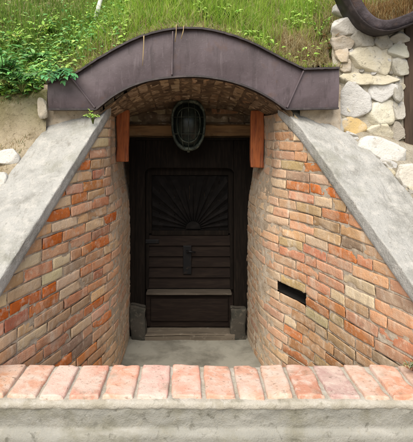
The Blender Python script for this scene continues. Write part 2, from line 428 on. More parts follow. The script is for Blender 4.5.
# concrete copings on the sloping heads of the wing walls
def coping(w, root, wtop, wbot, label):
    bm = newbm(); n, k = 170, 64
    sA = w.s_of_Y(3.37); sB = w.len
    prof = []
    P = []
    for i in range(n+1):
        s = lerp(sA, sB, i/n); p, t = w.at(s); nn = w.nrm(t); Y = p.y
        z0 = TOPZ-SL[w.side]*(YC-Y)
        wd = lerp(wtop, wbot, sstep(0, .35, i/n))+.02*noise.noise(Vector((s*5, 1, w.side)))
        chip = .010*max(0, noise.noise(Vector((s*11, 4, w.side)))-.05)
        ed = .004*noise.noise(Vector((s*9, 8, w.side)))
        row = [p+nn*(-.02)+Vector((0, 0, z0-.115)), p+nn*(.012)+Vector((0, 0, z0-.078-.008*noise.noise(Vector((s*14, 3, 0)))))]
        row += [p+nn*(.016+.003*noise.noise(Vector((s*16, zz*60, 5))))+Vector((0, 0, z0+zz)) for zz in (-.072, -.05, -.03, -.01, .004)]
        row += [p+nn*(.016-chip)+Vector((0, 0, z0+.010)), p+nn*(.013-chip)+Vector((0, 0, z0+.0145+ed-chip)), p+nn*(.007-chip)+Vector((0, 0, z0+.0155+ed-chip)), p+nn*(-.002-chip)+Vector((0, 0, z0+.0155+ed))]
        for j in range(k+1):
            q = j/k; x = -.012-wd*q
            e = p+nn*x
            h = .015+ed*(1-q)
            h += .006*noise.noise(Vector((e.x*6, e.y*6, 2+w.side)))*sstep(0, .2, q)+.005*noise.noise(Vector((e.x*26, e.y*26, 7)))*sstep(0, .12, q)+.003*noise.noise(Vector((e.x*60, e.y*60, 17)))
            h -= .02*max(0, noise.noise(Vector((e.x*13, e.y*5, 12)))-.2)*sstep(.05, .3, q)
            h -= .014*max(0, noise.noise(Vector((e.x*34, e.y*34, 22)))-.30)*sstep(.02, .1, q)
            if w.side > 0: h += .035*sstep(.55, 1, q)*noise.noise(Vector((e.x*9, e.y*9, 31)))
            h -= .03*sstep(.95, 1.0, q)
            row.append(e+Vector((0, 0, z0+h)))
        row.append(row[-1]+Vector((0, 0, -.12)))
        P.append(row)
    V = grid(bm, P)
    # close the lower end
    bm.faces.new(V[n])
    if w.side > 0: pass
    bmesh.ops.recalc_face_normals(bm, faces=bm.faces[:])
    o = obj('coping', bm, M['concrete'], root)
    return o
coping(WL, rootL, .38, .40, '')
coping(WR, rootR, .15, .42, '')
for (root, xa, xb) in ((rootL, -1.03, -.66), (rootR, .80, 1.09)):      # masonry behind the head of each coping, under the fascia ends
    bm = newbm()
    grid(bm, [[Vector((lerp(xa, xb, i/24), 3.285+.014*noise.noise(Vector((i*.5, j*.5, xa)))+.006*noise.noise(Vector((i*1.7, j*1.7, xa))), lerp(E-.35, E+.36, j/36))) for j in range(37)] for i in range(25)])
    obj('backing', bm, M['mortar'], root)

# ------------------------------------------------------------------ vault over the door
VX0, VX1, VY0, VY1 = -.675, .745, 3.23, 4.30
def vault(u, y, d):                       # u 0..1 left to right
    x = lerp(VX0, VX1, u); c = (VX0+VX1)/2; h = (VX1-VX0)/2; k = (x-c)/h
    f = (y-VY0)/(VY1-VY0)
    sp = lerp(E+.10, E+.12, f); cr = lerp(E+.425, E+.255, f)
    z = sp+(cr-sp)*(1-abs(k)**2.2)
    z -= d-.010*noise.noise(Vector((x*4, y*4, 3)))
    return Vector((x, y, z))
random.seed(21)
vr = thing('brick_vault', 'low brick barrel vault, dark, arching over the sunken door', 'vault', (.03, 3.7, E+.1))
bm = newbm(True)
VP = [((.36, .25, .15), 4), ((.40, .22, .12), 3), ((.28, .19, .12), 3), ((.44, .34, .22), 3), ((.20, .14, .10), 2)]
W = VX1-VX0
courses(bm, lambda s, t, d: vault(t/W, VY0+s, d), 0, VY1-VY0, 0, W, .079, [.28, .27, .14], lambda s, t: tuple(Vector(pick(VP)).lerp(Vector((.36, .26, .16)), .5)*lerp(1, .55, s/1.1)), gap=.012, rough=1.3)  # bricks darken inwards: shade under the vault put into their colour
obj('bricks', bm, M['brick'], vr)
bm = newbm()
grid(bm, [[vault(i/90, lerp(VY0, VY1, j/70), -.001+.009*noise.noise(Vector((i*.35, j*.35, 2)))) for j in range(71)] for i in range(91)])
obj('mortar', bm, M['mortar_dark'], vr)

# wall behind and above the door frame
random.seed(31)
hw = thing('door_head_wall', 'short stretch of rough wall between the vault and the door frame', 'wall', (.02, 4.32, E-.05))
bm = newbm(True)
courses(bm, lambda s, t, d: Vector((s, 4.32-d+.01*noise.noise(Vector((s*5, t*5, 1))), t)), -.70, .76, E+.045, E+.36, .076, [.28, .14, .27], lambda s, t: tuple(Vector(pick(VP))*.8), rough=1.3, gap=.012)
obj('bricks', bm, M['brick'], hw)
bm = newbm()
grid(bm, [[Vector((lerp(-.80, .86, i/60), 4.325+.008*noise.noise(Vector((i*.4, j*.4, 2))), lerp(FLOOR-.05, E+.5, j/80))) for j in range(81)] for i in range(61)])
obj('mortar', bm, M['mortar_dark'], hw)
bm = newbm(); box(bm, (-.62, 4.225, E-.022), (.68, 4.36, E+.10), .012, .012, 12); obj('lintel_beam', bm, M['tan'], hw)

# ------------------------------------------------------------------ the door
DY = 4.2
def XZ(px, py, Y=DY): v = U(px, py, Y); return v.x, v.z
dr = thing('cellar_door', 'dark weathered wooden cellar door with a carved sunburst in its upper panel', 'door', (.02, DY, FLOOR))
xl, zt = XZ(130, 140); xr, _ = XZ(252, 140)
xil, zit = XZ(145, 168); xir, _ = XZ(234, 168)
zb = FLOOR
fr = None
bm = newbm()
ch = .075; hd = .045
# frame outline with shouldered corners under the head
for poly in ([(xl, zb), (xil, zb), (xil, zit-hd), (xil, zit-hd+.001), (xil, zt-.002), (xl, zt-.002)], [(xir, zb), (xr, zb), (xr, zt-.002), (xir, zt-.002)]):
    poly = [p for i, p in enumerate(poly) if i == 0 or (Vector(p)-Vector(poly[i-1])).length > .002]
    prism(bm, poly, DY, DY+.12, .007)
head = [(xil+.002, zt), (xil+.002, zit-hd)]
for k in range(9):
    a = k/8; head.append((xil+.002+ch*(1-math.cos(a*math.pi/2)), zit-hd+hd*math.sin(a*math.pi/2)))
for k in range(8, -1, -1):
    a = k/8; head.append((xir-.002-ch*(1-math.cos(a*math.pi/2)), zit-hd+hd*math.sin(a*math.pi/2)))
head += [(xir-.002, zt)]
prism(bm, head, DY+.004, DY+.115, .005)
# outer cover strips and top cap, slightly proud
box(bm, (xl-.004, DY-.022, zb+.002), (xl+.045, DY+.002, zt+.004), .006)
box(bm, (xr-.045, DY-.022, zb+.002), (xr+.004, DY+.002, zt+.004), .006)
box(bm, (xl-.012, DY-.03, zt-.002), (xr+.012, DY+.10, zt+.022), .006)
for v in bm.verts: v.co += Vector((nz(v.co, 4, 1), nz(v.co, 4, 8), nz(v.co, 4, 5)))*.004
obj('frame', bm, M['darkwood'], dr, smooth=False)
# leaf: backing boards
LY = DY+.085
bm = newbm(); nb = 6
zl = E+(CY-293)/F*DY
for k in range(nb):
    a = lerp(xil-.01, xir+.01, k/nb); b = lerp(xil-.01, xir+.01, (k+1)/nb)
    box(bm, (a+.002, LY+.012, zl), (b-.002, LY+.04, zit+.03), .004)
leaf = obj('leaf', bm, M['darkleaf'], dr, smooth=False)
# rim around the upper panel
bm = newbm()
px0, pz1 = XZ(151, 176); px1, pz0 = XZ(229, 232)
for (a, b) in (((xil, pz0-.03), (px0, zit)), ((px1, pz0-.03), (xir, zit)), ((px0-.001, pz1), (px1+.001, zit)), ((px0-.001, pz0-.045), (px1+.001, pz0-.004))):
    box(bm, (a[0], LY-.014, a[1]), (b[0], LY+.016, b[1]+.001), .005)
obj('panel_rim', bm, M['darkwood'], dr, smooth=False)
# sunburst: tapering ridges fanning out of a half disc
bm = newbm(); sx, sz = (px0+px1)/2+.03, pz0+.012
nr = 15
for k in range(nr):
    a0 = math.pi*(k+.10)/nr; a1 = math.pi*(k+.90)/nr; am = (a0+a1)/2
    def reach(a):
        c, s = math.cos(a), math.sin(a); r = 9
        if c > 1e-6: r = min(r, (px1-.006-sx)/c)
        if c < -1e-6: r = min(r, (px0+.006-sx)/c)
        if s > 1e-6: r = min(r, (pz1-.006-sz)/s)
        return r
    r0 = .075
    def pt(a, r, y): return bm.verts.new((sx+math.cos(a)*r, y, sz+math.sin(a)*r))
    A0, A1, AM = pt(a0, r0, LY+.013), pt(a1, r0, LY+.013), pt(am, r0, LY-.004)
    B0, B1, BM = pt(a0, reach(a0), LY+.013), pt(a1, reach(a1), LY+.013), pt(am, reach(am), LY-.009)
    for f in ((A0, B0, BM, AM), (A1, AM, BM, B1), (A0, AM, A1), (B0, B1, BM)): bm.faces.new(f)
bmesh.ops.recalc_face_normals(bm, faces=bm.faces[:])
prism(bm, [(sx+math.cos(math.pi*i/16)*.07, sz+math.sin(math.pi*i/16)*.07) for i in range(17)], LY-.012, LY+.02, .004)
obj('sunburst', bm, M['ray'], dr, smooth=False)
# horizontal boards of the lower door
bm = newbm(); z1 = pz0-.045; z0 = zl+.02; kb = 5
for k in range(kb):
    a = lerp(z0, z1, k/kb); b = lerp(z0, z1, (k+1)/kb)
    # lapped boards, lower edge standing out
    b2 = bmesh.new(); x0, x1 = xil+.03, xir-.03
    vs = [b2.verts.new(p) for p in ((x0, LY+.02, a), (x1, LY+.02, a), (x1, LY-.022, a+.004), (x0, LY-.022, a+.004), (x0, LY+.002, b-.003), (x1, LY+.002, b-.003), (x0, LY+.02, b-.003), (x1, LY+.02, b-.003))]
    for q in ((0, 1, 2, 3), (3, 2, 5, 4), (4, 5, 7, 6), (0, 3, 4, 6), (1, 7, 5, 2)): b2.faces.new([vs[i] for i in q])
    bmesh.ops.recalc_face_normals(b2, faces=b2.faces[:]); merge(bm, b2)
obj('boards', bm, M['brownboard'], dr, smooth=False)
bm = newbm()
for a, b in ((xil, xil+.031), (xir-.031, xir)): box(bm, (a, LY-.02, zl+.01), (b, LY+.02, z1+.02), .005)
obj('stile', bm, M['darkwood'], dr, smooth=False)
# handle plate, knob and keyhole
hx, hz1 = XZ(183.0, 247); hx1, hz0 = XZ(191.5, 276)
bm = newbm(); box(bm, (hx, LY-.036, hz0), (hx1, LY-.020, hz1), .005)
hp = obj('handle_plate', bm, M['iron'], dr, smooth=False)
bm = newbm(); c = Vector(((hx+hx1)/2, 0, hz1-.05))
tube(bm, [(c.x, LY-.034, c.z), (c.x, LY-.07, c.z), (c.x, LY-.075, c.z)], [.010, .010, .008], 12)
tube(bm, [(c.x-.0, LY-.068, c.z+.006), (c.x+.03, LY-.072, c.z+.004), (c.x+.075, LY-.066, c.z-.004)], [.010, .009, .007], 10)
obj('handle', bm, M['iron'], hp)
bm = newbm(); tube(bm, [(c.x, LY-.0365, hz0+.05), (c.x, LY-.0375, hz0+.05)], .010, 12); obj('keyhole', bm, M['hole'], hp)
bm = newbm(); kx, kz = XZ(152, 243); box(bm, (xil-.004, LY-.03, kz-.018), (kx+.06, LY-.021, kz+.018), .004)
obj('hinge_strap', bm, M['iron'], dr, smooth=False)
# drip ledge and kick panel
bm = newbm(); wa, _ = XZ(146.5, 293); wb, _ = XZ(231.5, 293)
box(bm, (wa, DY-.030, zl-.010), (wb, LY+.03, zl+.010), .006, .003, 6)
obj('drip_ledge', bm, M['ledge'], dr, smooth=False)
bm = newbm(); zk = E+(CY-326)/F*DY
box(bm, (xil+.002, DY+.03, zk-.02), (xir-.002, LY+.04, zl-.016), .004)
box(bm, (xil+.05, DY+.012, zk+.035), (xir-.05, DY+.034, zl-.055), .010)
box(bm, (xil+.004, DY+.014, zk-.01), (xil+.045, DY+.036, zl-.02), .006); box(bm, (xir-.045, DY+.014, zk-.01), (xir-.004, DY+.036, zl-.02), .006)
obj('kick_panel', bm, M['brownboard'], dr, smooth=False)

bm = newbm(); box(bm, (xil-.005, DY-.10, FLOOR-.03), (xir+.005, DY+.07, FLOOR+.052), .012, .008, 8)
tag(obj('threshold', bm, M['weathered'], None, smooth=True, loc=((xil+xir)/2, DY, FLOOR)), 'worn pale doorstep at the foot of the dark cellar door', 'doorstep')
for (p0, p1, py, lab) in ((131.5, 146, 306, 'rough dark stone block at the left foot of the door frame'), (231.5, 246, 308, 'rough grey stone block at the right foot of the door frame')):
    a = U(p0, py, DY-.08); b = U(p1, py, DY-.08)
    bm = newbm(); box(bm, (a.x-.01, DY-.10, FLOOR-.01), (b.x, DY-.024, a.z), .018, .022, 5)
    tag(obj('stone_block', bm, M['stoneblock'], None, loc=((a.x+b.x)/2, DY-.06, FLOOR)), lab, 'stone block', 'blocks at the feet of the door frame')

# landing floor
bm = newbm()
P = [[Vector((lerp(-1.5, 1.7, i/60), lerp(1.9, 4.35, j/50), FLOOR+.006*noise.noise(Vector((i*.2, j*.2, 0))))) for j in range(51)] for i in range(61)]
grid(bm, P); bmesh.ops.recalc_face_normals(bm, faces=bm.faces[:])
if bm.faces[:][0].normal.z < 0: bmesh.ops.reverse_faces(bm, faces=bm.faces[:])
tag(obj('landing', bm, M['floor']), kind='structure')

# orange battens under the vault
for (p0, p1, ya, yb, lab) in ((116.5, 128.5, 110, 162, 'orange-brown wooden batten hanging at the upper left of the door frame'), (251, 264, 110, 168, 'orange-brown wooden batten hanging at the upper right of the door frame')):
    Y = 3.82; a = U(p0, yb, Y); b = U(p1, ya, Y)
    bm = newbm(); box(bm, (a.x, Y, a.z), (b.x, Y+.055, b.z), .009, .010, 6)
    tag(obj('batten', bm, M['orange'], None, loc=((a.x+b.x)/2, Y, a.z)), lab, 'batten', 'battens beside the door head')

# oval bulkhead lamp
LYp = 3.98
lc = U(188.5, 125, LYp)
lm = thing('wall_lamp', 'oval bulkhead lamp with greenish dark glass above the cellar door', 'lamp', (lc.x, LYp+.2, lc.z))
rx, rz = 17/F*LYp, 25.5/F*LYp
def oval(bm, rings, n=40):
    V = []
    for (k, y, dz) in rings:
        row = []
        for i in range(n):
            a = 2*math.pi*i/n; ca, sa = math.cos(a), math.sin(a)
            ex = math.copysign(abs(ca)**.8, ca); ez = math.copysign(abs(sa)**.8, sa)
            wd = 1+.10*sa                       # a little broader above
            row.append(bm.verts.new((lc.x+rx*k*ex*wd, y, lc.z+dz+rz*k*ez)))
        V.append(row)
    for q in range(len(V)-1):
        for i in range(n): bm.faces.new([V[q][i], V[q][(i+1) % n], V[q+1][(i+1) % n], V[q+1][i]])
    return V
bm = newbm(); V = oval(bm, [(.80, LYp+.26, 0), (.86, LYp+.10, 0), (.97, LYp+.06, 0), (1.0, LYp+.045, 0)]); bm.faces.new(V[0])
obj('housing', bm, M['verdigris'], lm)
bm = newbm(); oval(bm, [(1.0, LYp+.046, 0), (1.03, LYp+.03, 0), (1.02, LYp+.008, 0), (.96, LYp-.004, 0), (.88, LYp+.004, 0), (.86, LYp+.02, 0), (.86, LYp+.045, 0)])
obj('rim', bm, M['verdigris'], lm)
m, nt, b = nodes('dirty_green_glass')
co = N(nt, 'ShaderNodeTexCoord').outputs['Object']; f, raw = noise_fac(nt, co, 14, lo=.45, hi=.65)
nt.links.new(mix(nt, scale_fac(nt, f, .6), (.006, .010, .009), (.030, .045, .036)), b.inputs['Base Color'])
b.inputs['Roughness'].default_value = .33; b.inputs['Specular IOR Level'].default_value = .4; bump(nt, b, raw, .15, .01)
M['glass'] = m
bm = newbm(); V = oval(bm, [(.87, LYp+.03, 0), (.80, LYp+.0, 0), (.66, LYp-.03, 0), (.45, LYp-.055, 0), (.22, LYp-.068, 0), (.05, LYp-.072, 0)]); bm.faces.new(V[-1])
gl = obj('glass', bm, M['glass'], lm)
bm = newbm(); oval(bm, [(.70, LYp-.018, 0), (.70, LYp-.034, 0), (.655, LYp-.038, 0), (.645, LYp-.026, 0)]); obj('bezel', bm, M['verdigris'], lm)
bm = newbm()
for q in (-.42, 0, .42):              # guard wires bowed over the glass
    pts_ = []
    for i in range(15):
        a_ = lerp(-.95, .95, i/14); k_ = math.sqrt(max(0, 1-a_*a_))
        pts_.append((lc.x+rx*q*(.55+.45*k_), LYp-.012-.072*k_, lc.z+rz*a_*(1 if q == 0 else .9)))
    tube(bm, pts_, .003, 6)
for q in (-.35, .3):
    pts_ = [(lc.x+rx*.95*math.sin(R(t))*math.sqrt(1-q*q), LYp-.012-.068*math.cos(R(t)), lc.z+rz*q) for t in range(-85, 86, 10)]
    tube(bm, pts_, .003, 6)
obj('guard', bm, M['verdigris'], lm)
bm = newbm(); tube(bm, [(lc.x, LYp+.05, lc.z-rz*1.0), (lc.x, LYp+.045, lc.z-rz*1.08)], [.016, .012], 10); obj('screw', bm, M['verdigris'], lm)

# ------------------------------------------------------------------ sheet-metal fascia
def fpts(L): return [Vector((U(x, y, FY).x, U(x, y, FY).z, 0)) for x, y in L]
outer = catmull(fpts([(72, 78), (84, 70), (102, 58.5), (130, 43), (152, 35), (176, 30.5), (202, 30.5), (228, 36), (250, 44), (266, 52), (284, 61.5), (303, 70.5)]), 6)
inner = catmull(fpts([(96, 108.5), (104, 102), (114, 94.5), (130, 86), (148, 80), (167, 77), (190, 75.5), (208, 76.5), (230, 80.5), (252, 88), (270, 97.5), (286, 108.5)]), 6)
nI = len(outer)
fa = thing('roof_fascia', 'purplish-brown sheet-metal arched fascia with short straight ends over the cellar entrance', 'fascia', (.03, FY, E+.18))
def wav(x, z): return .010*noise.noise(Vector((x*3, z*3, 4)))+.0025*noise.noise(Vector((x*11, z*11, 4)))
def panel(bm, A, B, kk=10, y0=FY, back=.10):
    P = []
    for a, b in zip(A, B):
        row = []
        for j in range(kk+1):
            p = a.lerp(b, j/kk); row.append(Vector((p.x, y0+wav(p.x, p.y)-.012*math.sin(math.pi*j/kk), p.y)))
        P.append(row)
    grid(bm, P)
    # returns at top and bottom
    grid(bm, [[Vector((a.x, y0+wav(a.x, a.y), a.y)), Vector((a.x, y0+back, a.y+.004))] for a in A])
    grid(bm, [[Vector((b.x, y0+wav(b.x, b.y), b.y)), Vector((b.x, y0+back, b.y))] for b in B])
bm = newbm(); panel(bm, inner, outer); bmesh.ops.recalc_face_normals(bm, faces=bm.faces[:])
obj('arch_panel', bm, M['sheet'], fa)
def lin(a, b, n=12): return [a.lerp(b, i/n) for i in range(n+1)]
eL = fpts([(48, 84), (49, 108.5)]); eR = fpts([(338.5, 69.5), (338, 107.5)])
bm = newbm(); panel(bm, lin(eL[1], inner[0]), lin(eL[0], outer[0]), 8, FY-.008); bmesh.ops.recalc_face_normals(bm, faces=bm.faces[:]); obj('end_panel', bm, M['sheet'], fa)
bm = newbm(); panel(bm, lin(inner[-1], eR[1]), lin(outer[-1], eR[0]), 8, FY-.008)
grid(bm, [[Vector((eR[0].x, FY-.008+wav(eR[0].x, eR[0].y), eR[0].y)), Vector((eR[0].x, FY+.10, eR[0].y))], [Vector((eR[1].x, FY-.008+wav(eR[1].x, eR[1].y), eR[1].y)), Vector((eR[1].x, FY+.10, eR[1].y))]])
bmesh.ops.recalc_face_normals(bm, faces=bm.faces[:]); obj('end_panel', bm, M['sheet'], fa)
# top lip: folded edge standing forward; bottom drip edge
def strip(name, line, w, h, y0, y1, m, jag=0.0):
    bm = newbm(); P = []
    for i, p in enumerate(line):
        d = (line[min(i+1, len(line)-1)]-line[max(i-1, 0)]).normalized(); n = Vector((-d.y, d.x, 0))
        if n.y < 0: n = -n
        j = jag*noise.noise(Vector((i*.9, 3, 1)))
        a = p+n*(w+j); b = p+n*(w+h+j)
        P.append([Vector((a.x, y1, a.y)), Vector((a.x, y0, a.y)), Vector((b.x, y0+.003, b.y)), Vector((b.x, y1, b.y)), Vector((a.x, y1, a.y))])
    V = grid(bm, P); bm.faces.new(V[0][:4]); bm.faces.new(V[-1][:4][::-1])
    bmesh.ops.recalc_face_normals(bm, faces=bm.faces[:])
    return obj(name, bm, m, fa, smooth=False)
topline = lin(eL[0], outer[0])[:-1]+outer+lin(outer[-1], eR[0])[1:]
botline = lin(eL[1], inner[0])[:-1]+inner+lin(inner[-1], eR[1])[1:]
strip('top_lip', topline, .001, .014, FY-.034, FY+.30, M['sheet_edge'], .003)
strip('drip_edge', botline, -.012, .013, FY-.022, FY+.06, M['sheet_edge'])
def seam(line_a, line_b):
    bm = newbm(); d = (line_b-line_a).normalized(); n = Vector((-d.y, d.x, 0))*.005
    poly = [line_a+n, line_b+n, line_b-n, line_a-n]
    prism(bm, [(p.x, p.y) for p in poly], FY-.030, FY+.01, .002)
    obj('seam', bm, M['sheet'], fa, smooth=False)
for i in (0, nI-1): seam(inner[i].lerp(outer[i], .02), outer[i].lerp(inner[i], .02))
sxm = U(172, 0, FY).x; ia = min(inner, key=lambda p: abs(p.x-sxm)); oa = min(outer, key=lambda p: abs(p.x-sxm)); seam(Vector((sxm, ia.y+.01, 0)), Vector((sxm+.006, oa.y-.008, 0)))

# ------------------------------------------------------------------ low front wall
random.seed(3)
WZ = E-1.15
lw = thing('low_wall', 'low concrete wall capped with a row of pale red bricks in the foreground', 'low wall', (.1, 2.15, 0))
FR = [((.62, .34, .23), 5), ((.63, .42, .31), 3), ((.60, .32, .21), 3), ((.54, .36, .29), 2), ((.63, .32, .18), 2)]
x = -1.62; bm = newbm(True)
def topfn(y, xx, d): return Vector((xx, 2.006+y+.006*noise.noise(Vector((xx*2, y*2, 0))), WZ+.006+d+.006*noise.noise(Vector((xx*1.5, y, 7)))))
while x < 1.9:
    w_ = random.choice([.135, .142, .15, .128]); j = random.uniform(-.008, .008)
    g = random.uniform(.012, .020)
    c = Vector(pick(FR))
    sh = random.uniform(-.008, .008)
    one_brick(bm, lambda s, t, d: topfn(s, t+sh*(s-.14)/.14, d), .012+j, .288+j+random.uniform(-.012, .008), x+g/2, x+w_-g/2, tuple(c), depth=.07, rough=1.1, rad=.006)
    x += w_
bmesh.ops.recalc_face_normals(bm, faces=bm.faces[:])
bk = mat('pale_cap_brick', None, [((.68, .57, .48), 22, .48, .66, .65), ((.66, .54, .46), 6, .44, .62, .7), ((.36, .17, .12), 16, .58, .74, .5), ((.14, .11, .07), 50, .58, .70, .6), ((.24, .22, .15), 8, .58, .74, .5)], rough=.92, bumps=((40, 1), (140, 1)), bstr=.55, bdist=.007, attr=True)
obj('brick_cap', bm, bk, lw)
# bedding mortar under and between the cap bricks
bm = newbm(); P = []
for i in range(241):
    xx = lerp(-1.7, 1.9, i/240); row = []
    for (y, z) in [(0.325, -.10), (.315, -.016), (.295, -.008)]+[(lerp(.28, .02, k/22), -.010) for k in range(23)]+[(.012, -.012), (.004, -.014), (-.001, -.022), (-.002, -.032), (-.001, -.040), (.006, -.046)]:
        n1 = .003*noise.noise(Vector((xx*24, y*24, z*30)))+.002*noise.noise(Vector((xx*60, y*60, z*70)))
        row.append(Vector((xx, 2.0+y+n1*(1 if z < -.012 else 0), WZ+z+n1+.006*noise.noise(Vector((xx*1.5, y, 7))))))
    P.append(row)
grid(bm, P); bmesh.ops.recalc_face_normals(bm, faces=bm.faces[:]); obj('mortar_bed', bm, M['mortar_pale'], lw)
# concrete body with a rougher footing step
bm = newbm(); P = []
pr = [(.32, -.30), (.32, -.042)]+[(.30-.28*k/6, -.038) for k in range(7)]+[(.004, -.040)]+[(.004+.002*k/8, lerp(-.046, -.128, k/8)) for k in range(9)]+[(.002, -.132), (-.008, -.138), (-.016, -.148)]+[(-.020, lerp(-.160, -.46, k/14)) for k in range(15)]
for i in range(301):
    xx = lerp(-1.7, 1.9, i/300); row = []
    for y, z in pr:
        n1 = .007*noise.noise(Vector((xx*9, y*9, z*14)))+.004*noise.noise(Vector((xx*34, y*34, z*40)))
        if z < -.15: n1 += .010*noise.noise(Vector((xx*6, z*20, 3)))
        row.append(Vector((xx, 2.0+y-n1, WZ+z+n1*.6)))
    P.append(row)
grid(bm, P); bmesh.ops.recalc_face_normals(bm, faces=bm.faces[:]); obj('concrete_base', bm, M['plinth'], lw)

# ------------------------------------------------------------------ terrain
def wing_x(w, Y):
    Y = max(2.0, min(4.28, Y)); return w.at(w.s_of_Y(Y))[0].x
_cache = {}
def wx(side, Y):
    k = (side, round(Y, 3))
    if k not in _cache: _cache[k] = wing_x(WR if side > 0 else WL, Y)
    return _cache[k]
topP = [(p.x, p.y) for p in topline]
def fasc_top(x):
    if x <= topP[0][0]: return topP[0][1]
    for i in range(1, len(topP)):
        if x <= topP[i][0]:
            a, b = topP[i-1], topP[i]; t = (x-a[0])/(b[0]-a[0]+1e-9); return lerp(a[1], b[1], t)
    return topP[-1][1]
SB = .85
LD, RD = Vector((-.379, -1.15, 0)).normalized(), Vector((.377, -1.15, 0)).normalized()
def hill(x, Y):
    # side slopes follow the coping planes and lie just under the copings
    lx, ly = x+.645, Y-3.15; sl = lx*LD.x+ly*LD.y; pl = lx*LD.y-ly*LD.x
    rx_, ry = x-.781, Y-3.15; sr = rx_*RD.x+ry*RD.y; pr_ = -rx_*RD.y+ry*RD.x
    left = TOPZ-SL[-1]*.15+sl*SL[-1]*LD.y+lerp(-.06, .02, sstep(.30, .46, pl))
    right = TOPZ-SL[1]*.15+sr*SL[1]*RD.y+lerp(-.09, -.02, sstep(.34, .50, pr_))
    n = .05*noise.noise(Vector((x*1.7, Y*1.7, 1)))+.02*noise.noise(Vector((x*6, Y*6, 4)))
    if x < 0: side = left+n*sstep(.40, .9, pl)
    else:
        side = min(right, TOPZ-.02)+n*sstep(.40, .9, pr_)*.6
        if Y > RWY+.06: side = E+.62+n
    b = fasc_top(x)+.005
    if x < 0:
        k = sstep(-1.22, -.98, x); mound = lerp(E+.26, b, k)+SB*(Y-FY-.12)+n
    else:
        k = sstep(1.25, .98, x); mound = lerp(E+.70, b, k)+SB*(Y-FY-.12)+n
    if Y > FY+.06:
        if x < 0: z = max(mound, left+n) if x < -.98 else mound
        else: z = mound if (x < 1.03 or Y > RWY+.1) else side
    else: z = side
    cap = E+3.2+.4*noise.noise(Vector((x*.2, Y*.2, 3)))
    if z > cap-1: z = cap-1+1-math.exp(-(z-(cap-1)))
    return z
def coarse(a, b, step, far, k):
    v = []; x = a
    while x <= b+1e-6: v.append(round(x, 4)); x += step
    s = step; lo = a; L = []
    while lo > -far: s *= k; lo -= s; L.append(lo)
    s = step; hi = b; H = []
    while hi < far: s *= k; hi += s; H.append(hi)
    return L[::-1]+v+H
xs = coarse(-2.4, 2.6, .035, 90, 1.35); ys = coarse(1.2, 5.2, .035, 90, 1.35)
bm = newbm(True); colL = bm.verts.layers.float_color['Col']
V = {}
for i, x in enumerate(xs):
    for j, y in enumerate(ys):
        inside = y < 4.2 and wx(-1, y)-.0 < x < wx(1, y)
        if y < 3.0 and (inside or y < 1.25): z = .004*noise.noise(Vector((x*5, y*5, 0)))
        else: z = max(hill(x, y), .004*noise.noise(Vector((x*5, y*5, 0))))
        if y < FY and z < .02 and 1 < y: z = .004*noise.noise(Vector((x*5, y*5, 0)))
        v = bm.verts.new((x, y, z)); V[i, j] = v
        g = sstep(E+.10, E+.34, z+.12*noise.noise(Vector((x*3, y*3, 8))))
        if x > 1.0: g *= sstep(RWY, RWY+.3, y)
        earth = Vector((.24, .175, .105)); green = Vector((.19, .20, .07))
        if z < .06: earth = Vector((.26, .23, .18))
        if x < -.8 and 2 < y < FY+.1: earth = Vector((.38, .32, .225))
        if x > .8 and 2 < y < RWY: earth = Vector((.38, .345, .275))
        c = earth.lerp(green, g); v[colL] = (*c, 1)
for i in range(len(xs)-1):
    for j in range(len(ys)-1):
        x, y = (xs[i]+xs[i+1])/2, (ys[j]+ys[j+1])/2
        if 2.06 < y < FY+.16 and wx(-1, y)-.24 < x < wx(1, y)+.22: continue
        if 2.85 < y < FY+.16 and -1.0 < x < 1.03: continue
        bm.faces.new([V[i, j], V[i+1, j], V[i+1, j+1], V[i, j+1]])
tag(obj('ground', bm, M['ground']), kind='structure')

# ------------------------------------------------------------------ rubble wall on the right
random.seed(17)
def rock(bm, c, size, colour, flat=.55, seed=0, rot=0.0, p=2.6):
    b2 = bmesh.new(); bmesh.ops.create_icosphere(b2, subdivisions=4, radius=1)
    cr, sr = math.cos(rot), math.sin(rot)
    # facet planes knock flats into the lump
    rnd = random.Random(seed); planes = []
    for _ in range(9):
        d = Vector((rnd.uniform(-1, 1), rnd.uniform(-1, .6), rnd.uniform(-1, 1))).normalized(); planes.append((d, rnd.uniform(.78, .98)))
    planes.append((Vector((rnd.uniform(-.2, .2), -1, rnd.uniform(-.2, .3))).normalized(), .55))
    for v in b2.verts:
        q = v.co.copy()
        m = (abs(q.x)**p+abs(q.y)**p+abs(q.z)**p)**(1/p); q /= m
        for d, h in planes:
            e = q.dot(d)-h
            if e > 0: q -= d*e*.97
        k = 1+.05*noise.noise(q*2.2+Vector((seed, 0, 0)))+.035*noise.noise(q*6+Vector((0, seed, 0)))+.015*noise.noise(q*15)
        q *= k
        X, Y_, Z = q.x*size[0], q.y*size[1], q.z*size[2]
        v.co = Vector(c)+Vector((X*cr-Z*sr, Y_, X*sr+Z*cr))
    merge(bm, b2, colour)
rw = thing('rubble_wall', 'cream and white rubble stone wall beside the right end of the purple fascia', 'stone wall', (1.2, RWY, E-.1))
WHT, CRM, GRY, YEL = (.60, .59, .56), (.58, .53, .40), (.36, .34, .29), (.58, .42, .19)
bm = newbm(True)
